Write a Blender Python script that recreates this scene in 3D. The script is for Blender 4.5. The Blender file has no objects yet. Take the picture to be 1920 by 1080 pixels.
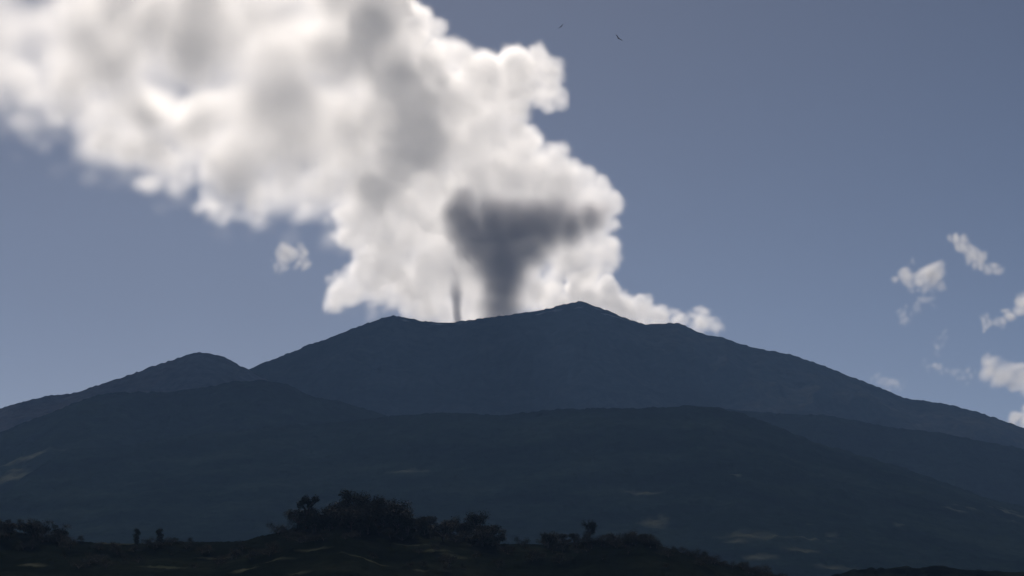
import bpy, math, random
import numpy as np
from mathutils import Vector, noise as mnoise

C = bpy.context.scene
COL = C.collection
PI = math.pi
R = math.radians

# ------------------------------------------------------------------ camera, sky, sun, exposure
F = 960.0 / math.tan(R(10.0))          # focal length in photograph pixels (20 degree lens)
PITCH = math.atan(610.0 / F)           # the true horizon lies below the frame
CZ = 30.0
cam_d = bpy.data.cameras.new('camera')
cam = bpy.data.objects.new('camera', cam_d)
COL.objects.link(cam)
cam.location = (0, 0, CZ)
cam.rotation_euler = (PI / 2 + PITCH, 0, 0)
cam_d.sensor_width = 36
cam_d.lens = 18.0 / math.tan(R(10.0))
cam_d.clip_start = 1.0
cam_d.clip_end = 60000
C.camera = cam

SUN_EL, SUN_AZ = R(26), R(-7)         # azimuth measured from +Y (view direction) towards +X
sdir = Vector((math.sin(SUN_AZ) * math.cos(SUN_EL), math.cos(SUN_AZ) * math.cos(SUN_EL), math.sin(SUN_EL)))
world = bpy.data.worlds.new('World')
C.world = world
world.use_nodes = True
wt = world.node_tree
bg = wt.nodes['Background']
sky = wt.nodes.new('ShaderNodeTexSky')
sky.sky_type = 'NISHITA'
sky.sun_disc = False
sky.sun_elevation = SUN_EL
sky.sun_rotation = SUN_AZ
sky.altitude = 2500
sky.air_density = 0.37
sky.dust_density = 1.0
sky.ozone_density = 0.35
wt.links.new(sky.outputs[0], bg.inputs['Color'])
bg.inputs['Strength'].default_value = 0.05
sun_d = bpy.data.lights.new('sun', 'SUN')
sun_d.energy = 5
sun_d.angle = R(0.5)
sun_d.color = (1.0, 0.905, 0.81)
sun = bpy.data.objects.new('sun', sun_d)
COL.objects.link(sun)
sun.rotation_euler = sdir.to_track_quat('Z', 'Y').to_euler()
sun.location = (0, 0, 3000)
C.view_settings.view_transform = 'Standard'
C.view_settings.look = 'None'
C.view_settings.gamma = 1
C.view_settings.use_curve_mapping = False
C.view_settings.exposure = -0.45
cy = C.cycles
cy.volume_bounces = 24
cy.max_bounces = 26
cy.transparent_max_bounces = 64
cy.volume_max_steps = 256
cy.use_denoising = True
cy.use_adaptive_sampling = True
cy.adaptive_threshold = 0.02


def at(px, py, Y):
    """world point seen at photograph pixel (px, py) at depth Y"""
    x = (px - 960.0) / F
    y = (540.0 - py) / F
    dx, dy, dz = x, math.cos(PITCH) - y * math.sin(PITCH), math.sin(PITCH) + y * math.cos(PITCH)
    t = Y / dy
    return Vector((dx * t, Y, CZ + dz * t))


def project(X, Y, Z):
    """photograph pixel of world points"""
    z = Z - CZ
    cp, sp = math.cos(PITCH), math.sin(PITCH)
    dep = Y * cp + z * sp
    up = -Y * sp + z * cp
    return 960.0 + F * X / dep, 540.0 - F * up / dep


def tag(o, label=None, cat=None, group=None, kind=None):
    for k, v in (('label', label), ('category', cat), ('group', group), ('kind', kind)):
        if v:
            o[k] = v
    return o


# ------------------------------------------------------------------ node helpers
def new_mat(name):
    m = bpy.data.materials.new(name)
    m.use_nodes = True
    nt = m.node_tree
    for n in list(nt.nodes):
        if n.type != 'OUTPUT_MATERIAL':
            nt.nodes.remove(n)
    return m, nt, nt.nodes['Material Output']


def nd(nt, t, **kw):
    n = nt.nodes.new(t)
    for k, v in kw.items():
        if k.startswith('i_'):
            n.inputs[k[2:].replace('_', ' ')].default_value = v
        else:
            setattr(n, k, v)
    return n


def ramp(nt, src, stops):
    r = nt.nodes.new('ShaderNodeValToRGB')
    el = r.color_ramp.elements
    while len(el) < len(stops):
        el.new(0.5)
    for e, (p, c) in zip(el, stops):
        e.position = p
        e.color = (c, c, c, 1) if not hasattr(c, '__len__') else (*c, 1)
    nt.links.new(src, r.inputs[0])
    return r.outputs[0]


def land_mat(name, cols, scale, pasture=None, bump=0.0, attr=False):
    """vegetation / rock: two noise octaves between three base colours, pale clearings and painted summit haze where the mesh attribute says so"""
    m, nt, out = new_mat(name)
    L = nt.links.new
    b = nd(nt, 'ShaderNodeBsdfPrincipled', i_Roughness=0.95)
    b.inputs['Specular IOR Level'].default_value = 0.0
    geo = nd(nt, 'ShaderNodeNewGeometry')
    n1 = nd(nt, 'ShaderNodeTexNoise', i_Scale=scale, i_Detail=8.0, i_Roughness=0.62)
    L(geo.outputs['Position'], n1.inputs['Vector'])
    c = ramp(nt, n1.outputs['Fac'], [(0.34, cols[0]), (0.5, cols[1]), (0.66, cols[2])])
    n2 = nd(nt, 'ShaderNodeTexNoise', i_Scale=scale * 9, i_Detail=4.0)
    L(geo.outputs['Position'], n2.inputs['Vector'])
    f2 = ramp(nt, n2.outputs['Fac'], [(0.35, 0.8), (0.65, 1.14)])
    mul = nd(nt, 'ShaderNodeMix', data_type='RGBA', blend_type='MULTIPLY')
    mul.inputs['Factor'].default_value = 1
    L(c, mul.inputs['A']); L(f2, mul.inputs['B'])
    col = mul.outputs['Result']
    if pasture:
        at_ = nd(nt, 'ShaderNodeAttribute', attribute_name='clearing_haze')
        mx = nd(nt, 'ShaderNodeMix', data_type='RGBA')
        n3 = nd(nt, 'ShaderNodeTexNoise', i_Scale=scale * 4, i_Detail=5.0)
        L(geo.outputs['Position'], n3.inputs['Vector'])
        pc = ramp(nt, n3.outputs['Fac'], [(0.35, pasture[0]), (0.65, pasture[1])])
        L(at_.outputs['Fac'], mx.inputs['Factor']); L(col, mx.inputs['A']); L(pc, mx.inputs['B'])
        col = mx.outputs['Result']
    L(col, b.inputs['Base Color'])
    if bump:
        bp = nd(nt, 'ShaderNodeBump', i_Strength=0.8, i_Distance=bump)
        L(n2.outputs['Fac'], bp.inputs['Height'])
        L(bp.outputs[0], b.inputs['Normal'])
    L(b.outputs[0], out.inputs['Surface'])
    return m


# ------------------------------------------------------------------ numpy noise
def hash_grid(ix, iy, seed):
    n = (ix.astype(np.int64) * 374761393 + iy.astype(np.int64) * 668265263 + seed * 974634777) & 0x7fffffff
    n = ((n ^ (n >> 13)) * 1274126177) & 0x7fffffff
    n = n ^ (n >> 16)
    return (n & 0xffff) / 65535.0


def vnoise(x, y, seed):
    ix, iy = np.floor(x), np.floor(y)
    fx, fy = x - ix, y - iy
    fx = fx * fx * (3 - 2 * fx); fy = fy * fy * (3 - 2 * fy)
    a = hash_grid(ix, iy, seed); b = hash_grid(ix + 1, iy, seed)
    c = hash_grid(ix, iy + 1, seed); d = hash_grid(ix + 1, iy + 1, seed)
    return (a * (1 - fx) + b * fx) * (1 - fy) + (c * (1 - fx) + d * fx) * fy


def fbm(x, y, seed, octs=5, gain=0.5):
    s, a, t = 0, 1.0, 0
    for k in range(octs):
        s = s + a * (vnoise(x * 2 ** k, y * 2 ** k, seed + k) - 0.5); t += a; a *= gain
    return s / t * 2


def mesh_obj(name, verts, faces, mat, smooth=True, parent=None):
    me = bpy.data.meshes.new(name)
    verts = np.asarray(verts, dtype=np.float32)
    faces = np.asarray(faces, dtype=np.int32)
    me.vertices.add(len(verts)); me.vertices.foreach_set('co', verts.ravel())
    k = faces.shape[1]
    me.loops.add(faces.size); me.loops.foreach_set('vertex_index', faces.ravel())
    me.polygons.add(len(faces))
    me.polygons.foreach_set('loop_start', np.arange(0, faces.size, k, dtype=np.int32))
    me.polygons.foreach_set('loop_total', np.full(len(faces), k, dtype=np.int32))
    me.update(calc_edges=True)
    me.polygons.foreach_set('use_smooth', np.full(len(faces), smooth))
    me.materials.append(mat)
    o = bpy.data.objects.new(name, me)
    COL.objects.link(o)
    if parent:
        o.parent = parent
    return o


def grid_faces(nx, ny):
    i, j = np.meshgrid(np.arange(nx - 1), np.arange(ny - 1), indexing='ij')
    a = (i * ny + j).ravel()
    return np.stack([a, a + ny, a + ny + 1, a + 1], axis=1)


# ------------------------------------------------------------------ terrain
def ridge(name, Y, pts, mat, front, back, base=-5.0, nx=700, step_y=None, rough=3.0, tree=3.0, gully=0.12,
          gscale=300.0, seed=1, fslope=0.55, bslope=0.6, clear=None, xpad=0):
    """a ridge whose crest follows measured points at depth Y; slopes fall in front of and behind it"""
    P = sorted((at(px, py, Y).x, at(px, py, Y).z) for px, py in pts)
    xs = np.linspace(P[0][0], P[-1][0], nx)
    crest = np.interp(xs, [p[0] for p in P], [p[1] for p in P])
    kern = np.hanning(9); kern /= kern.sum()
    crest = np.convolve(np.pad(crest, 4, 'edge'), kern, 'valid')
    # rows: distances from the crest, finer near it
    f_rows = -front * np.linspace(1, 0, 150) ** 1.8
    b_rows = back * np.linspace(0, 1, 26)[1:] ** 1.3
    ds = np.concatenate([f_rows, b_rows])
    X, D = np.meshgrid(xs, ds, indexing='ij')
    Yw = Y + D
    H = crest[:, None] - base
    df = np.clip(-D, 0, None) / front
    db = np.clip(D, 0, None) / back
    # concave volcanic flank: steeper near the crest, flattening out
    prof = np.where(D < 0, (1 - df) ** (1 + fslope), (1 - db) ** (1 + bslope))
    Z = base + H * prof
    g = fbm(X / gscale + 3.1 * seed, Yw / (gscale * 3.2), seed * 11, 5, 0.55)
    g = -np.abs(g) * 1.0 + 0.25
    away = np.clip(np.abs(D) / (0.12 * front), 0, 1)
    Z = Z + g * gully * H * away * np.clip(prof * 1.6, 0, 1)
    Z = Z + fbm(X / 40, Yw / 40, seed * 7 + 3, 4) * rough * np.clip(away + 0.35, 0, 1)
    tn = np.clip(vnoise(X / (tree * 1.6), Yw / (tree * 1.6), seed + 77) - 0.35, 0, 1)
    Z = Z + tn * tree
    V = np.stack([X, Yw, Z], axis=-1).reshape(-1, 3)
    o = mesh_obj(name, V, grid_faces(len(xs), len(ds)), mat)
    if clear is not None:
        # clearings and painted summit haze: (x, y) looked up on the slope, half length and half width in metres
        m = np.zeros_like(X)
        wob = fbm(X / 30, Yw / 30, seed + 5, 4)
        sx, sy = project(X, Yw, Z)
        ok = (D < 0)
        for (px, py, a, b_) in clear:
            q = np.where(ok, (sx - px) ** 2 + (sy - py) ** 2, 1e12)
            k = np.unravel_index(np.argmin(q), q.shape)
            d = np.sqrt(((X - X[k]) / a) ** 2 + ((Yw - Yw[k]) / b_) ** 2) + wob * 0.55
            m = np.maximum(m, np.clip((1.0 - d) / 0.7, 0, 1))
        at_ = o.data.attributes.new('clearing_haze', 'FLOAT', 'POINT')
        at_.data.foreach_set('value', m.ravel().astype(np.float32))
    o['kind'] = 'structure'
    return o, (xs, ds, Z)


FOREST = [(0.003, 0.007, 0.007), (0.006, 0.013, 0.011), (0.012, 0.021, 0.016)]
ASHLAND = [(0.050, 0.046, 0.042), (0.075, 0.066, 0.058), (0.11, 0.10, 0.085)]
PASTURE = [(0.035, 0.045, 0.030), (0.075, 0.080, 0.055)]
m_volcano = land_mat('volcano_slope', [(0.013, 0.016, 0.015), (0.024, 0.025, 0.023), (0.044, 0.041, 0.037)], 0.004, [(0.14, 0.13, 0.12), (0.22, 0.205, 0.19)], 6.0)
m_side = land_mat('ash_slope', [(0.075, 0.060, 0.056), (0.11, 0.088, 0.082), (0.15, 0.12, 0.11)], 0.004, PASTURE, 6.0)
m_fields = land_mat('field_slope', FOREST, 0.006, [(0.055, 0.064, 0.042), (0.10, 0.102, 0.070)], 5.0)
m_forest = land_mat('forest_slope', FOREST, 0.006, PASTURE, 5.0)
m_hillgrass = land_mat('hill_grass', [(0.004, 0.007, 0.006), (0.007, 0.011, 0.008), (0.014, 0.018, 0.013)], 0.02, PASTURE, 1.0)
m_ground = land_mat('valley_ground', FOREST, 0.01)

gx = 5800.0
mesh_obj('ground', [(-gx, -300, -5), (gx, -300, -5), (gx, 9150, -5), (-gx, 9150, -5)], [(0, 1, 2, 3)], m_ground)['kind'] = 'structure'

VOLC = [(-1400, 1080), (-600, 990), (0, 880), (350, 740), (465, 693), (520, 671), (560, 655), (640, 625), (700, 603), (722, 596), (735, 592), (755, 594),
        (775, 600), (800, 604), (850, 605), (900, 598), (960, 590), (1010, 582), (1060, 572), (1078, 567), (1095, 566),
        (1110, 572), (1140, 583), (1180, 600), (1215, 610), (1240, 607), (1268, 606), (1290, 614), (1320, 628), (1350, 631),
        (1390, 647), (1440, 658), (1480, 664), (1540, 685), (1600, 708), (1650, 728), (1700, 748), (1770, 757),
        (1830, 772), (1900, 796), (1960, 815), (2300, 925), (3300, 1090)]
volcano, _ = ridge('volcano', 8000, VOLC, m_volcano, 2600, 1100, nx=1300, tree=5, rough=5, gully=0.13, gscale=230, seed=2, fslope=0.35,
        clear=[(1150, 592, 34, 12), (1120, 580, 22, 14), (1085, 576, 16, 10), (1040, 582, 26, 10), (870, 606, 30, 10), (820, 608, 26, 8), (760, 602, 16, 8), (1010, 590, 18, 8)])  # summit: pale ash, with rim highlights and steam haze painted into the slope colour
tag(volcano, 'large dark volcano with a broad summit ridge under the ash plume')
hill1, _ = ridge('side_hill', 7400, [(-1400, 1040), (-300, 848), (0, 767), (30, 757), (60, 749), (95, 742), (115, 741), (140, 737), (200, 718), (260, 697),
        (310, 680), (345, 669), (362, 661), (380, 661), (400, 665), (425, 672), (445, 684), (465, 694), (520, 725), (620, 775), (800, 860), (1100, 1000), (1500, 1100)],
        m_side, 2000, 1000, tree=5, rough=4, gully=0.10, gscale=220, seed=3, fslope=0.3, nx=900, clear=[])
hill2, _ = ridge('shoulder_hill', 5150, [(-1300, 1060), (-200, 870), (0, 812), (80, 780), (150, 752), (200, 738), (330, 735), (400, 725), (430, 717), (500, 714),
        (540, 722), (580, 742), (640, 755), (720, 778), (800, 800), (1000, 850), (1400, 980), (1800, 1100)],
        m_fields, 1800, 900, tree=5, rough=4, gully=0.10, gscale=200, seed=4, fslope=0.3, nx=900, clear=[(45, 862, 60, 30), (15, 895, 50, 50), (50, 925, 55, 90), (5, 950, 70, 110), (60, 960, 50, 60)])
hill3, _ = ridge('spur_hill', 5900, [(600, 960), (900, 840), (1100, 790), (1250, 768), (1320, 766), (1400, 771), (1480, 777), (1550, 779), (1620, 792), (1680, 804), (1760, 811),
        (1850, 830), (1920, 842), (2100, 880), (2600, 1000), (3100, 1100)],
        m_forest, 1400, 800, tree=5, rough=4, gully=0.07, gscale=220, seed=5, fslope=0.15, nx=800, clear=[])
MID = [(-1200, 1120), (-200, 1040), (0, 1005), (50, 985), (68, 950), (78, 900), (100, 860), (130, 844), (180, 840), (240, 836), (270, 829), (350, 818), (450, 808),
       (520, 800), (600, 795), (700, 785), (760, 778), (830, 773), (880, 776), (930, 780), (990, 774), (1040, 769), (1150, 766), (1330, 762),
       (1400, 780), (1470, 806), (1550, 838), (1640, 862), (1700, 880), (1780, 910), (1850, 935), (1920, 950), (2200, 1000), (3000, 1120)]


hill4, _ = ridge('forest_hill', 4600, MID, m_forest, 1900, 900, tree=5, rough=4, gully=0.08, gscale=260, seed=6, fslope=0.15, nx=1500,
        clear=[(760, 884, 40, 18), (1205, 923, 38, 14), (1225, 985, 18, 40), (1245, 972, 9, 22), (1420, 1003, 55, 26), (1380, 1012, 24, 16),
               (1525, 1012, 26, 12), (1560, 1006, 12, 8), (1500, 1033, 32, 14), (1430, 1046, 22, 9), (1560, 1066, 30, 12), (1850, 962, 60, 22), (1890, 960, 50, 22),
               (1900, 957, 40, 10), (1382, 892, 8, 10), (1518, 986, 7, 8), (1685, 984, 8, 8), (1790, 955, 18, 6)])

# ------------------------------------------------------------------ near hill with its trees
NEAR = [(-500, 1040), (-100, 1000), (0, 995), (60, 1000), (100, 1012), (180, 1018), (240, 1022), (300, 1018), (450, 1016), (500, 1004), (560, 990),
        (640, 980), (700, 978), (760, 990), (830, 1000), (900, 1012), (940, 1020), (1000, 1022), (1100, 1016), (1200, 1014),
        (1260, 1030), (1330, 1052), (1400, 1066), (1460, 1082), (1600, 1120), (1900, 1145)]
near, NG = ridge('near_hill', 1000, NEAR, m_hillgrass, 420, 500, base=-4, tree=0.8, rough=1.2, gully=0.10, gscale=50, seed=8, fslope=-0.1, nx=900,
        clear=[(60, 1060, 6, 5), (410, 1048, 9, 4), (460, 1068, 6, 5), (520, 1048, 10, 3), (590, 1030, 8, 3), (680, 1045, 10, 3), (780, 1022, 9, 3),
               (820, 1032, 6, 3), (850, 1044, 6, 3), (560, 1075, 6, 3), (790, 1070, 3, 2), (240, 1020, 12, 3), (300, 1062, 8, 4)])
near2, _ = ridge('low_hill', 1300, [(1200, 1120), (1480, 1092), (1560, 1080), (1600, 1072), (1650, 1067), (1720, 1066), (1800, 1068), (1880, 1073), (1960, 1078), (2300, 1120)],
        m_hillgrass, 350, 350, base=-4, tree=2.5, rough=1.0, gully=0.05, gscale=60, seed=9, nx=400, clear=[])


def surf(g, x, y, Yc):
    xs, ds, Z = g
    i = int(np.clip(np.searchsorted(xs, x), 0, len(xs) - 1))
    j = int(np.clip(np.searchsorted(ds, y - Yc), 0, len(ds) - 1))
    return float(Z[i, j])


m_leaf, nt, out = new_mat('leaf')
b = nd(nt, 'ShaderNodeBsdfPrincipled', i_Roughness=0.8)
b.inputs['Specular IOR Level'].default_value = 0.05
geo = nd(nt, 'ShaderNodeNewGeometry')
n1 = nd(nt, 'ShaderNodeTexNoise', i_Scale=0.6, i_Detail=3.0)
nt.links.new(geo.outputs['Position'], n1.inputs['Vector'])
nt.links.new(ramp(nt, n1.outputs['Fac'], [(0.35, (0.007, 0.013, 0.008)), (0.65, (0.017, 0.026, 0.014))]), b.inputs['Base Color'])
nt.links.new(b.outputs[0], out.inputs['Surface'])
m_bark, nt, out = new_mat('bark')
b = nd(nt, 'ShaderNodeBsdfPrincipled', i_Roughness=0.9)
n1 = nd(nt, 'ShaderNodeTexNoise', i_Scale=6.0, i_Detail=5.0)
nt.links.new(ramp(nt, n1.outputs['Fac'], [(0.35, (0.018, 0.015, 0.012)), (0.65, (0.045, 0.038, 0.03))]), b.inputs['Base Color'])
nt.links.new(b.outputs[0], out.inputs['Surface'])


def tube(V, Fc, p0, p1, r0, r1, n=6):
    p0, p1 = Vector(p0), Vector(p1)
    d = (p1 - p0).normalized()
    u = d.orthogonal().normalized(); w = d.cross(u)
    k = len(V)
    for p, r in ((p0, r0), (p1, r1)):
        for i in range(n):
            a = 2 * PI * i / n
            V.append(p + (u * math.cos(a) + w * math.sin(a)) * r)
    for i in range(n):
        Fc.append((k + i, k + (i + 1) % n, k + n + (i + 1) % n, k + n + i))


def make_tree(seed, h, kind):
    """round: broad crown on forked limbs; tall: narrow upright crown; flat: wide open layered crown; bush: low crown from the ground"""
    rnd = random.Random(seed)
    root = bpy.data.objects.new({'bush': 'shrub', 'tall': 'slender_tree'}.get(kind, 'broadleaf_tree'), None)
    COL.objects.link(root)
    V, Fc = [], []
    th = {'round': 0.32, 'tall': 0.35, 'flat': 0.55, 'bush': 0.15}[kind] * h
    tr = 0.03 * h
    lean = Vector((rnd.uniform(-.05, .05) * h, 0, 0))
    tube(V, Fc, (0, 0, -1.0), (0, 0, 0.1), tr * 1.5, tr * 1.2)
    tube(V, Fc, (0, 0, 0.1), Vector((0, 0, th)) + lean, tr * 1.2, tr * 0.7)
    clumps = []
    nl = {'round': 13, 'tall': 8, 'flat': 8, 'bush': 8}[kind]
    for i in range(nl):
        a = rnd.uniform(0, 2 * PI)
        if kind == 'round':
            rr, zz, cr = rnd.uniform(0.05, 0.34) * h, rnd.uniform(0.28, 0.86) * h, rnd.uniform(0.15, 0.24) * h
        elif kind == 'tall':
            rr, zz, cr = rnd.uniform(0, 0.1) * h, (0.18 + 0.76 * i / nl) * h, rnd.uniform(0.12, 0.17) * h
        elif kind == 'flat':
            rr, zz, cr = rnd.uniform(0.1, 0.45) * h, rnd.uniform(0.65, 0.9) * h, rnd.uniform(0.09, 0.15) * h
        else:
            rr, zz, cr = rnd.uniform(0.1, 0.6) * h, rnd.uniform(0.25, 0.75) * h, rnd.uniform(0.25, 0.4) * h
        c = Vector((rr * math.cos(a), rr * math.sin(a), zz)) + lean
        clumps.append((c, cr))
        st = Vector((0, 0, th * rnd.uniform(0.6, 1.0))) + lean * 0.8
        mid = (st + c) / 2 + Vector((0, 0, 0.03 * h))
        tube(V, Fc, st, mid, tr * 0.5, tr * 0.3, 5); tube(V, Fc, mid, c, tr * 0.3, tr * 0.1, 5)
    mesh_obj('trunk', V, Fc, m_bark, parent=root)
    LV, LF = [], []
    for c, cr in clumps:
        for _ in range(300):
            d = Vector((rnd.gauss(0, 1), rnd.gauss(0, 1), rnd.gauss(0, 0.75)))
            d = d.normalized() * cr * (rnd.random() ** 0.4) * rnd.uniform(0.7, 1.25)
            p = c + d
            if p.z < 0.05:
                continue
            s = rnd.uniform(0.12, 0.26) * (0.6 + 0.04 * h)
            n = Vector((rnd.gauss(0, 1), rnd.gauss(0, 1), rnd.gauss(0.4, 1))).normalized()
            u = n.orthogonal().normalized() * s; w = n.cross(u) * 0.7
            k = len(LV)
            LV += [p - u, p - w, p + u, p + w]
            LF.append((k, k + 1, k + 2, k + 3))
    mesh_obj('crown', LV, LF, m_leaf, smooth=False, parent=root)
    return root


def copy_tree(o):
    c = o.copy(); COL.objects.link(c)
    for ch in [x for x in bpy.data.objects if x.parent == o]:
        d = ch.copy(); COL.objects.link(d); d.parent = c
    return c


protos = {}
used = set()


def plant(kind, px, Y, h, label, group=None, var=0, g=None, Yc=1000, tz=0.0, wide=1.0):
    key = (kind, var)
    if key not in protos:
        protos[key] = make_tree(hash_seed(key), 10.0, kind)
        o = protos[key]
    else:
        o = copy_tree(protos[key])
    p = at(px, 1000, Y)
    o.location = (p.x, Y, surf(g or NG, p.x, Y, Yc) - 0.2)
    o.scale = (h / 10 * wide, h / 10 * wide, h / 10)
    o.rotation_euler = (0, 0, (px * 0.37) % 6.28)
    tag(o, label, 'shrub' if kind == 'bush' else 'tree', group)
    return o


def hash_seed(k):
    return sum(ord(ch) for ch in k[0]) * 7 + k[1] * 31

LM = ' in the wooded knoll of the near hill'
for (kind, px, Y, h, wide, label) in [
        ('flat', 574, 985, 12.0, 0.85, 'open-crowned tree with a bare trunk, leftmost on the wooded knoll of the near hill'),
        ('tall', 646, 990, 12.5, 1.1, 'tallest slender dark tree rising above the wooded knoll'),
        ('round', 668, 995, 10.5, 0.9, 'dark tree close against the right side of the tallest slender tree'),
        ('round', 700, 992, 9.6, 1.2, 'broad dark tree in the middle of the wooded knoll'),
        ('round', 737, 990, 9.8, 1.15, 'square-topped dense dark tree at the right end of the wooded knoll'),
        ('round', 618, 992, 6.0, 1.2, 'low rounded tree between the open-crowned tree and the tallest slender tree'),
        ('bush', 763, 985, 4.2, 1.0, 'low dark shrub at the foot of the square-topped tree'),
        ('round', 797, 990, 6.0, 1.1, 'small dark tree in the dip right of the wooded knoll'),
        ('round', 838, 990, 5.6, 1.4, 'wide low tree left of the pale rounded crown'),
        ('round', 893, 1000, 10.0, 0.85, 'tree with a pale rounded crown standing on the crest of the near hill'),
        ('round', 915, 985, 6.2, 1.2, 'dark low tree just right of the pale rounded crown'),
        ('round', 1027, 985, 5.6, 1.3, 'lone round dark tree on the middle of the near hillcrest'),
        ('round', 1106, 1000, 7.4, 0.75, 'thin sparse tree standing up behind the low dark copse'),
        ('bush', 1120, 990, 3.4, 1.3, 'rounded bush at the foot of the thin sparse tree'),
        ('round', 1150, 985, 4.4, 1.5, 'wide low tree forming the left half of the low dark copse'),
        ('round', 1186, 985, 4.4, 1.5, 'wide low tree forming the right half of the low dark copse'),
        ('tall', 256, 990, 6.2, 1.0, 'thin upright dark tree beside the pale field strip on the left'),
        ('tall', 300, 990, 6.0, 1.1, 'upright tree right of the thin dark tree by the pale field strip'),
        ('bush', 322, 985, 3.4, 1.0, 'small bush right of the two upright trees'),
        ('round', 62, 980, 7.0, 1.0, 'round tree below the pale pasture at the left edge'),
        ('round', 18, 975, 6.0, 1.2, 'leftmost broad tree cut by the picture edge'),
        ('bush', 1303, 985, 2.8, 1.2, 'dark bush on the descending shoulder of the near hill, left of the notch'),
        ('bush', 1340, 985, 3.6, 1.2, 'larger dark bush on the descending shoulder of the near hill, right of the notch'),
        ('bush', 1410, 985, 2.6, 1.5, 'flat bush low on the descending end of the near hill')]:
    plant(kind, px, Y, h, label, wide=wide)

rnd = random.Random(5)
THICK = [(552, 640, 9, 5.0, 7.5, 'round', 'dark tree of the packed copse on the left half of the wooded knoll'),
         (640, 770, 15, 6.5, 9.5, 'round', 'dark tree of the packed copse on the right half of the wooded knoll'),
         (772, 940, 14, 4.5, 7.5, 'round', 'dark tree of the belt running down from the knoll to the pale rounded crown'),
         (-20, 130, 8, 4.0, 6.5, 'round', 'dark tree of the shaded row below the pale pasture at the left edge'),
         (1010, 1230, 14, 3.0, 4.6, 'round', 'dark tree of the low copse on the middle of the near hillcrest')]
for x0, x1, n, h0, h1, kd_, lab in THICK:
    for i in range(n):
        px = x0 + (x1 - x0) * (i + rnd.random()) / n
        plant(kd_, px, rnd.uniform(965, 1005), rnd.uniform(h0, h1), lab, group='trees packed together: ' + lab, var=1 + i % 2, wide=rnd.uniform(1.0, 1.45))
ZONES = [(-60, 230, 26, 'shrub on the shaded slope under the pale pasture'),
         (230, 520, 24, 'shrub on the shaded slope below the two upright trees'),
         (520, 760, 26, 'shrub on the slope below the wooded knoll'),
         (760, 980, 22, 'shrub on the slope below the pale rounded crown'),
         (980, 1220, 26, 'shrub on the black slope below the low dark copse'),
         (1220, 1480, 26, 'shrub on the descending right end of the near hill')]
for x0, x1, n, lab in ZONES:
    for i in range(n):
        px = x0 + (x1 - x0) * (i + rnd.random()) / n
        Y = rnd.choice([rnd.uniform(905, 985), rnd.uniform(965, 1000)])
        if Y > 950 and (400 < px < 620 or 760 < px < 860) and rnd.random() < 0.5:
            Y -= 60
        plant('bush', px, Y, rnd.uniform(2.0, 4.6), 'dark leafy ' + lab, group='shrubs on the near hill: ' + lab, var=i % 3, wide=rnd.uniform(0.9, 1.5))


# ------------------------------------------------------------------ birds
m_bird, nt, out = new_mat('feathers')
b = nd(nt, 'ShaderNodeBsdfPrincipled', i_Roughness=0.6)
n1 = nd(nt, 'ShaderNodeTexNoise', i_Scale=14.0)
nt.links.new(ramp(nt, n1.outputs['Fac'], [(0.3, (0.012, 0.011, 0.010)), (0.7, (0.04, 0.036, 0.03))]), b.inputs['Base Color'])
nt.links.new(b.outputs[0], out.inputs['Surface'])


def bird(px, py, Y, span, bank, heading, label):
    root = bpy.data.objects.new('bird', None); COL.objects.link(root)
    root.location = at(px, py, Y)
    root.rotation_euler = (0, bank, heading)
    V, Fc = [], []
    st = [(-0.5, 0.005, 0.0), (-0.42, 0.05, 0.0), (-0.22, 0.06, 0.0), (0.0, 0.1, 0), (0.2, 0.095, 0.0), (0.34, 0.055, 0.02), (0.42, 0.055, 0.03), (0.47, 0.03, 0.025), (0.54, 0.006, 0.01)]
    n = 10
    for (y, r, z) in st:
        for i in range(n):
            a = 2 * PI * i / n
            V.append((math.cos(a) * r * span * 0.5, y * span * 0.5, (z + math.sin(a) * r * (0.35 if y < -0.3 else 0.9)) * span * 0.5))
    for k in range(len(st) - 1):
        for i in range(n):
            Fc.append((k * n + i, k * n + (i + 1) % n, (k + 1) * n + (i + 1) % n, (k + 1) * n + i))
    mesh_obj('body', V, Fc, m_bird, parent=root)
    for s in (-1, 1):
        V, Fc = [], []
        prof = [(0.08, 0.18, -0.12, 0.02), (0.35, 0.24, -0.14, 0.12), (0.65, 0.2, -0.12, 0.2), (0.88, 0.1, -0.12, 0.22), (1.0, 0.0, -0.05, 0.22)]
        for (x, yf, yb, z) in prof:
            for yy, zz in ((yf, 0), ((yf + yb) / 2, 0.018), (yb, 0), ((yf + yb) / 2, -0.012)):
                V.append((s * x * span / 2, yy * span / 2, (z + zz) * span / 2))
        for k in range(len(prof) - 1):
            for i in range(4):
                Fc.append((k * 4 + i, k * 4 + (i + 1) % 4, k * 4 + 4 + (i + 1) % 4, k * 4 + 4 + i))
        mesh_obj('wing', V, Fc, m_bird, parent=root)
    tag(root, label, 'bird', 'birds soaring over the plume')


bird(1160, 72, 520, 1.7, R(38), R(25), 'larger dark bird soaring in open sky right of the plume top')
bird(1052, 50, 700, 1.6, R(-36), R(-30), 'smaller faint bird high above the right billow of the plume')

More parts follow.
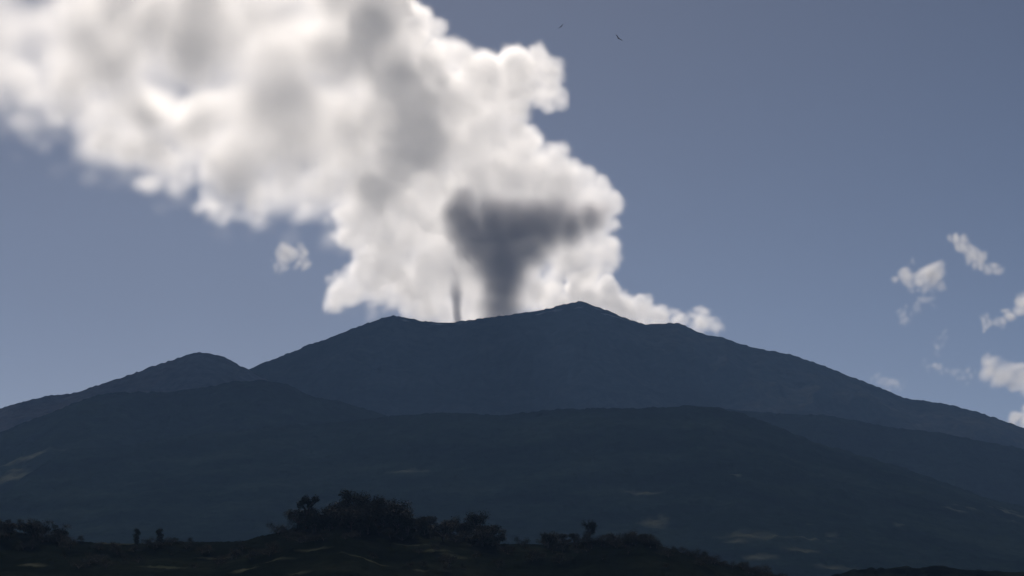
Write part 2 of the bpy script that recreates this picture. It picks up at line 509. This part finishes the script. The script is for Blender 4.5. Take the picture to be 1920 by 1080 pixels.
# ------------------------------------------------------------------ clouds: real volumes grown from overlapping puffs
def noise3(shape, h, cell, seed, org):
    """smooth random field on the grid, cells of CELL metres"""
    rs = np.random.RandomState(seed)
    out = []
    lat = rs.rand(48, 48, 48).astype(np.float32)
    idx = []
    for a in range(3):
        c = (np.arange(shape[a]) * h + org[a]) / cell
        i0 = np.floor(c).astype(int); f = (c - i0).astype(np.float32)
        f = f * f * (3 - 2 * f)
        idx.append((i0 % 48, (i0 + 1) % 48, f))
    (x0, x1, fx), (y0, y1, fy), (z0, z1, fz) = idx
    def ax(A, i0, i1, f, axis):
        sh = [1, 1, 1]; sh[axis] = -1
        f = f.reshape(sh)
        return np.take(A, i0, axis) * (1 - f) + np.take(A, i1, axis) * f
    A = ax(lat, x0, x1, fx, 0); A = ax(A, y0, y1, fy, 1); A = ax(A, z0, z1, fz, 2)
    return A * 2 - 1


def children(puffs, n, lo, hi, seed, squash=1.0):
    rs = random.Random(seed)
    out = []
    for (c, r, w, amp) in puffs:
        for _ in range(n):
            d = Vector((rs.gauss(0, 1), rs.gauss(0, 1), rs.gauss(0, 1))).normalized()
            rr = r * rs.uniform(lo, hi)
            out.append((c + d * (r - rr * 0.35), rr, w, amp))
    return out


def cloud_mat(name, dens, albedo, g, obj, res, radius, tint_noise=None):
    m, nt, out = new_mat(name)
    L = nt.links.new
    pdn = nt.nodes.new('ShaderNodeTexPointDensity')
    pdn.point_source = 'OBJECT'
    pdn.object = obj
    pdn.space = 'WORLD'
    pdn.resolution = res
    pdn.radius = radius
    pdn.interpolation = 'Linear'
    pdn.vertex_color_source = 'VERTEX_WEIGHT'
    pdn.vertex_attribute_name = 'density'
    pv = nt.nodes.new('ShaderNodeVolumePrincipled')
    pv.inputs['Color'].default_value = (*albedo, 1)
    pv.inputs['Anisotropy'].default_value = g
    mu = nd(nt, 'ShaderNodeMath', operation='MULTIPLY')
    L(pdn.outputs['Color'], mu.inputs[0])
    mu.inputs[1].default_value = dens
    L(mu.outputs[0], pv.inputs['Density'])
    L(pv.outputs[0], out.inputs['Volume'])
    # the boundary of the vapour: clear, so only the droplets inside are seen
    tr = nt.nodes.new('ShaderNodeBsdfTransparent')
    rgb = nt.nodes.new('ShaderNodeRGB'); rgb.outputs[0].default_value = (1, 1, 1, 1)
    L(rgb.outputs[0], tr.inputs['Color'])
    L(tr.outputs[0], out.inputs['Surface'])
    return m


def make_cloud(name, puffs, Yc, h, dens, albedo=(1, 1, 1), g=0.3, kids=(14, 0.25, 0.5), grand=(8, 0.3, 0.5), erode=0.35,
               warp=0.35, cell=120.0, seed=1, res=96, name_mat=None, stepf=1.0, label=None, cat='cloud', group=None, floor_z=None, power=1.0):
    P = []
    for q in puffs:
        px, py, dy, r = q[:4]
        w = q[4] if len(q) > 4 else 0.5
        amp = q[5] if len(q) > 5 else 1.0
        P.append((at(px, py, Yc + dy), r * (Yc + dy) / F, w, amp))
    K = children(P, kids[0], kids[1], kids[2], seed)
    G = children(K, grand[0], grand[1], grand[2], seed + 1) if grand[0] else []
    ALL = P + K + G
    lo = np.array([min(c[a] - r for c, r, _, _ in ALL) for a in range(3)]) - 3 * h
    hi = np.array([max(c[a] + r for c, r, _, _ in ALL) for a in range(3)]) + 3 * h
    shape = [int(math.ceil((hi[a] - lo[a]) / h)) + 1 for a in range(3)]
    Fd = np.zeros(shape, np.float32)
    W = [noise3(shape, h, cell, seed * 10 + a, lo) * cell * warp * 0.5 + noise3(shape, h, cell / 2.7, seed * 10 + a + 5, lo) * cell * warp * 0.22 for a in range(3)]
    xs = [lo[a] + np.arange(shape[a]) * h for a in range(3)]
    for (c, r, w, amp) in ALL:
        m = r + cell * warp
        s = [slice(max(0, int((c[a] - m - lo[a]) / h)), min(shape[a], int((c[a] + m - lo[a]) / h) + 2)) for a in range(3)]
        X, Yy, Z = np.meshgrid(xs[0][s[0]], xs[1][s[1]], xs[2][s[2]], indexing='ij', sparse=True)
        s = tuple(s)
        d = np.sqrt((X + W[0][s] - c[0]) ** 2 + (Yy + W[1][s] - c[1]) ** 2 + (Z + W[2][s] - c[2]) ** 2) / r
        v = np.clip((1 - d) / w, 0, 1)
        v = v * v * (3 - 2 * v) * amp
        Fd[s] = np.maximum(Fd[s], v)
    n = 0.5 * noise3(shape, h, cell * 0.8, seed + 40, lo) + 0.3 * noise3(shape, h, cell * 0.33, seed + 41, lo) + 0.2 * noise3(shape, h, cell * 0.15, seed + 42, lo)
    Fd = np.clip((Fd - erode * (0.5 + n)) / (1 - erode * 0.5), 0, 1) * (Fd > 0)
    Fd = Fd ** power
    if floor_z is not None:
        zz = xs[2][None, None, :]
        Fd = Fd * np.clip((zz - floor_z[0]) / (floor_z[1] - floor_z[0]), 0, 1)
    # droplets: the lattice points where the vapour is, with a rim of empty ones round it
    on_ = Fd > 0.01
    dil = on_.copy()
    for a in range(3):
        dil |= np.roll(on_, 1, a) | np.roll(on_, -1, a)
    dil2 = dil.copy()
    for a in range(3):
        dil2 |= np.roll(dil, 1, a) | np.roll(dil, -1, a)
    I = np.argwhere(dil2)
    pts = lo + I * h
    wts = Fd[dil2]
    # hull: blocky outline of the vapour on a coarser grid, relaxed
    cs = 2
    sh2 = [(s_ + cs - 1) // cs + 4 for s_ in shape]
    big = np.zeros(sh2, bool)
    J = I // cs + 2
    big[J[:, 0], J[:, 1], J[:, 2]] = True
    quads = []
    corner = {0: [(0, 0), (1, 0), (1, 1), (0, 1)]}
    sy, sz = sh2[1] + 1, sh2[2] + 1
    for a in range(3):
        u, v = [(1, 2), (2, 0), (0, 1)][a]
        for sgn in (1, -1):
            nb = np.roll(big, -sgn, a)
            cells = np.argwhere(big & ~nb)
            fcs = []
            order = [(0, 0), (1, 0), (1, 1), (0, 1)]
            if sgn < 0:
                order = order[::-1]
            for (cu, cv) in order:
                q = cells.copy()
                if sgn > 0:
                    q[:, a] += 1
                q[:, u] += cu; q[:, v] += cv
                fcs.append((q[:, 0] * sy + q[:, 1]) * sz + q[:, 2])
            quads.append(np.stack(fcs, 1))
    Q = np.concatenate(quads)
    ids, inv = np.unique(Q.ravel(), return_inverse=True)
    Q = inv.reshape(-1, 4)
    hv = np.stack([ids // (sy * sz), (ids // sz) % sy, ids % sz], 1).astype(np.float64)
    hv = lo + ((hv - 2) * cs - 0.5) * h
    for it in range(4):
        acc = np.zeros_like(hv); cnt = np.zeros(len(hv))
        for a_, b_ in ((0, 1), (1, 2), (2, 3), (3, 0)):
            np.add.at(acc, Q[:, a_], hv[Q[:, b_]]); np.add.at(acc, Q[:, b_], hv[Q[:, a_]])
            np.add.at(cnt, Q[:, a_], 1); np.add.at(cnt, Q[:, b_], 1)
        hv = hv * 0.4 + acc / cnt[:, None] * 0.6
    nh = len(hv)
    me = bpy.data.meshes.new(name)
    allv = np.concatenate([hv, pts]).astype(np.float32)
    me.vertices.add(len(allv)); me.vertices.foreach_set('co', allv.ravel())
    me.loops.add(Q.size); me.loops.foreach_set('vertex_index', Q.ravel().astype(np.int32))
    me.polygons.add(len(Q))
    me.polygons.foreach_set('loop_start', np.arange(0, Q.size, 4, dtype=np.int32))
    me.polygons.foreach_set('loop_total', np.full(len(Q), 4, dtype=np.int32))
    me.update(calc_edges=True)
    o = bpy.data.objects.new(name, me)
    COL.objects.link(o)
    vg = o.vertex_groups.new(name='density')
    qv = np.concatenate([np.zeros(nh), np.round(wts * 40) / 40])
    for lv in np.unique(qv):
        vg.add(np.nonzero(qv == lv)[0].tolist(), float(lv), 'REPLACE')
    m = cloud_mat(name + '_vapour', dens, albedo, g, o, res, h * 1.35)
    m.cycles.volume_step_rate = stepf
    me.materials.append(m)
    tag(o, label, cat, group)
    print(name, 'grid', shape, 'points', len(pts), 'hull', nh)
    return o


S = 0.5
PLUME_DENSITY = 0.012
PLUME_G = 0.55
plume = [(-150, 0, 0, 170, 1, .5), (30, 50, 0, 130, 1.1, .7), (-30, 130, 0, 110, 1.2, .45), (150, 60, 0, 140, 1, .6), (300, 50, -40, 170, .8, .7), (450, 80, 0, 160, .6, .8), (600, 90, -30, 140, .5),
         (715, 30, 0, 90, .35), (730, 70, 30, 70, .4), (400, -20, 0, 150), (620, -20, 0, 120, .4), (120, -60, 0, 140, 1, .6), (740, -30, 0, 50, .4), (250, -40, 0, 130, .8),
         (130, 150, 0, 105, 1.1, .8), (60, 170, 0, 95, 1.2, .6), (10, 180, 0, 95, 1.4, .45), (160, 225, 0, 75, 1.1, .8), (240, 275, 0, 62, 1, .9), (300, 312, 0, 52, 1, .9), (90, 215, 0, 70, 1.3, .6), (250, 190, 0, 110, 1), (370, 240, -30, 105, .7), (480, 220, 0, 160), (620, 260, 0, 160), (690, 170, 0, 140),
         (350, 290, 0, 60, .8), (430, 330, 20, 70, .8), (530, 350, 0, 85, .8), (620, 360, 0, 74, .8),
         (800, 150, 20, 80, .6), (780, 250, 0, 120), (860, 200, 0, 85), (905, 145, -20, 58, .35), (965, 140, 0, 55, .35), (1010, 135, 0, 38, .3),
         (1025, 172, 0, 34, .35), (945, 205, 20, 66), (1032, 192, 0, 22, .35), (880, 280, 0, 100), (945, 312, 0, 62, .4), (1000, 318, 20, 40, .4), (1050, 340, 0, 36, .4),
         (960, 370, 0, 105, .5), (1055, 370, 0, 62, .35), (1110, 380, 0, 44, .3), (1105, 430, 0, 48, .35), (1020, 440, 40, 85, .5), (900, 430, 30, 110),
         (800, 390, 0, 95), (720, 350, 0, 95), (700, 420, 0, 72), (1128, 468, 0, 38, .4), (1080, 480, 20, 54, .6), (1110, 500, 0, 26, .5), (690, 200, 0, 120), (650, 300, 10, 110),
         (645, 550, 0, 36, .4), (685, 525, 0, 50, .4), (745, 510, 0, 72), (705, 460, 0, 62, .5), (820, 515, 0, 82), (900, 530, 20, 82), (980, 545, 0, 62, .5),
         (740, 555, 0, 42, .6), (800, 580, 0, 46, .6), (900, 580, 0, 48, .6), (850, 590, 0, 40, .7), (650, 582, 0, 24, 1, .4), (690, 588, 0, 26, 1, .45), (735, 590, 0, 26, 1, .5), (780, 595, 0, 28, 1, .6), (830, 600, 0, 28, 1, .6), (890, 600, 0, 28, 1, .7),
         (575, 395, 0, 32, .9), (495, 390, 0, 34, .9), (425, 388, 0, 36, .8), (385, 375, 0, 28, .8), (625, 445, 0, 30, 1, .6)]
drift = [q for q in plume if q[0] < 700 and q[1] < 460]
column = [q for q in plume if not (q[0] < 700 and q[1] < 460)]
drift += [(40, 215, 0, 90, 1.4, .35), (150, 275, 0, 75, 1.4, .35), (240, 320, 0, 65, 1.4, .35), (330, 365, 0, 60, 1.4, .4), (430, 405, 0, 55, 1.4, .4), (520, 425, 0, 50, 1.4, .4), (740, 200, 0, 110, 1, .5), (760, 290, 0, 100, 1, .6)]
plume_root = bpy.data.objects.new('steam_plume', None)
plume_root.location = at(930, 600, 9950)
COL.objects.link(plume_root)
tag(plume_root, 'huge white and grey steam plume rising from the crater and drifting left', 'volcanic plume')
for nm, pf, hh, sd, cl, wp, er, kd, gr, rs_, pw_ in [
        ('drifting_cloud', [(q[0], q[1], q[2], q[3] * 1.1, max(q[4], 1) if len(q) > 4 else 1, q[5] if len(q) > 5 else 1) for q in drift], 14.0, 3, 300, 0.34, 0.22, (7, .55, .85), (0, .4, .6), 190, 1.8),
        ('rising_billows', column, 9.0, 4, 120, 0.30, 0.36, (10, .3, .6), (7, .28, .55), 200, 1.25)]:
    pc_ = make_cloud(nm, pf, 9950, hh, PLUME_DENSITY * (1.15 if nm == 'drifting_cloud' else 1.0), g=PLUME_G, seed=sd, res=rs_, cell=cl, erode=er, warp=wp, kids=kd, grand=gr, power=pw_)
    del pc_['category']
    pc_.parent = plume_root
    pc_.matrix_parent_inverse = __import__('mathutils').Matrix.Translation(-plume_root.location)
bank = [(1040, 575, 0, 40, .4), (1090, 548, 0, 42, .35), (1132, 558, 0, 38, .35), (1172, 585, 0, 32, .35), (1205, 583, 0, 28, .3), (1235, 594, 0, 24, .35),
        (1268, 602, 0, 18, .6), (1130, 600, 0, 40), (1200, 612, 0, 30), (1290, 592, 0, 10, 1, .5), (1312, 603, 0, 26, .7), (1340, 612, 0, 18, .9), (1325, 588, 0, 10, 1, .6)]
make_cloud('steam_bank', bank, 10450, 6.0, 0.018, g=0.5, seed=5, res=96, cell=60, erode=0.3, warp=0.25,
           label='bright white steam bank spilling low behind the right side of the summit', cat='steam cloud')
ash = [(938, 606, 0, 46, .9), (938, 575, 0, 48, .9), (940, 545, 0, 50, .9), (942, 512, 0, 64, 1), (940, 484, 0, 80, 1), (990, 468, 0, 54, 1), (895, 462, 0, 54, 1), (935, 452, 0, 78, 1),
       (880, 428, 0, 60, 1), (965, 435, 0, 74, 1), (1015, 430, 0, 66, 1), (1065, 424, 0, 54, 1), (1105, 410, 0, 44, 1), (1132, 398, 0, 28, 1, .8), (866, 405, 0, 52, 1),
       (925, 420, 0, 66, 1), (990, 425, 0, 64, 1), (868, 375, 0, 32, 1, .8), (1040, 418, 0, 56, 1), (900, 450, 0, 60, 1), (1095, 390, 0, 26, 1, .6), (960, 405, 0, 45, 1), (1010, 405, 0, 40, 1)]
make_cloud('ash_column', [(q[0], q[1], q[2], q[3] * 1.16, *q[4:]) for q in ash], 9420, 7.0, 0.024, albedo=(0.66, 0.64, 0.66), g=0.3, seed=7, res=110, cell=80, erode=0.18, warp=0.22, kids=(0, .35, .6), grand=(0, .3, .5),
           label='dark grey ash column widening upward like a funnel in front of the steam', cat='ash cloud')
jet = [(857 - 0.02 * k ** 2.3, 612 - 7 * k, 0, 12 + 0.1 * k + 0.09 * k * k, 1, max(0.12, 1 - 0.07 * k)) for k in range(14)]
make_cloud('ash_jet', jet, 9420, 3.5, 0.10, albedo=(0.55, 0.55, 0.6), g=0.1, seed=9, res=64, cell=60, erode=0.12, warp=0.12, kids=(0, .4, .7), grand=(0, 0, 0),
           label='thin dark ash jet standing left of the big ash column', cat='ash cloud')
SM = 'small clouds scattered in the blue sky'
for nm, pf, dn, sd, lab in [
    ('cloud', [(546, 480, 0, 22, .8), (532, 490, 0, 17, 1, .8), (562, 488, 0, 19, 1, .8), (576, 498, 0, 12, 1, .8), (520, 498, 0, 10, 1, .5)], 0.028, 31, 'small lone cloud left of the steam plume, above the saddle of the mountain'),
    ('cloud', [(1706, 522, 0, 20, .8), (1728, 520, 0, 18, .8), (1750, 512, 0, 22, .8), (1752, 535, 0, 18, 1, .7), (1712, 536, 0, 16, 1, .6), (1712, 482, 0, 9, 1, .5), (1735, 545, 0, 14, 1, .5)], 0.03, 12, 'round puffy white cloud, leftmost of those over the right flank'),
    ('cloud', [(1797, 458, 0, 16, .9), (1808, 468, 0, 17, .9), (1824, 480, 0, 16, .9), (1842, 490, 0, 17, .9), (1856, 502, 0, 18, .9), (1868, 510, 0, 8, 1, .7)], 0.025, 13, 'slanting streak of white cloud, highest of those on the right'),
    ('cloud', [(1694, 590, 0, 12, 1, .7), (1697, 603, 0, 11, 1, .7), (1738, 566, 0, 15, 1, .6), (1722, 582, 0, 13, 1, .5)], 0.02, 14, 'faint torn wisp hanging below the round puffy cloud'),
    ('cloud', [(1845, 595, 0, 12, 1, .6), (1850, 608, 0, 14, 1, .7), (1872, 605, 0, 14, 1, .7), (1898, 592, 0, 18, .7), (1918, 578, 0, 22, .6), (1935, 575, 0, 26, .6)], 0.035, 15, 'bright white cloud cut by the right picture edge above the flank'),
    ('cloud', [(1760, 635, 0, 10, 1, .6), (1760, 650, 0, 11, 1, .7), (1762, 665, 0, 9, 1, .5)], 0.02, 16, 'tiny upright faint wisp between the puffy clouds and the long low cloud'),
    ('cloud', [(1735, 690, 0, 10, 1, .4), (1760, 693, 0, 11, 1, .5), (1790, 702, 0, 13, 1, .5), (1820, 705, 0, 14, 1, .6), (1850, 702, 0, 20, .8), (1880, 706, 0, 26, .7), (1910, 710, 0, 26, .7), (1940, 715, 0, 26, .7)], 0.03, 17, 'long low white cloud stretching to the right picture edge'),
    ('cloud', [(1900, 786, 0, 16, .8), (1925, 788, 0, 22, .7), (1945, 800, 0, 22, .7)], 0.03, 18, 'small white cloud resting behind the right end of the mountain skyline'),
    ('cloud', [(1640, 716, 0, 9, 1, .6), (1655, 720, 0, 12, 1, .8), (1672, 723, 0, 12, 1, .8), (1690, 726, 0, 9, 1, .5)], 0.02, 19, 'thin pale wisp just above the right flank of the volcano'),
]:
    make_cloud(nm, [(q[0], q[1], q[2], q[3] * 1.3, 1, q[5] if len(q) > 5 else 1) for q in pf], 10200, 4.5, dn * 0.9, g=0.35, seed=sd, res=90, cell=85, erode=0.34, warp=0.5, power=1.3, kids=(4, .5, .8), grand=(0, 0, 0), label=lab, group=SM)

# ------------------------------------------------------------------ haze
hz, nt, out = new_mat('haze_air')
pv = nt.nodes.new('ShaderNodeVolumePrincipled')
pv.inputs['Color'].default_value = (0.31,0.545,1.0, 1)
pv.inputs['Density'].default_value = 0.5 / 23000
pv.inputs['Anisotropy'].default_value = 0.2
nt.links.new(pv.outputs[0], out.inputs['Volume'])
x0, x1, y0, y1, z0, z1 = -5900, 5900, -400, 9180, -6.0, 960.0
hv = [(x, y, z) for x in (x0, x1) for y in (y0, y1) for z in (z0, z1)]
hf = [(0, 1, 3, 2), (4, 6, 7, 5), (0, 4, 5, 1), (2, 3, 7, 6), (0, 2, 6, 4), (1, 5, 7, 3)]
haze = mesh_obj('haze', hv, hf, hz, smooth=False)
haze['kind'] = 'stuff'
print('summit', at(1085, 567, 8000))
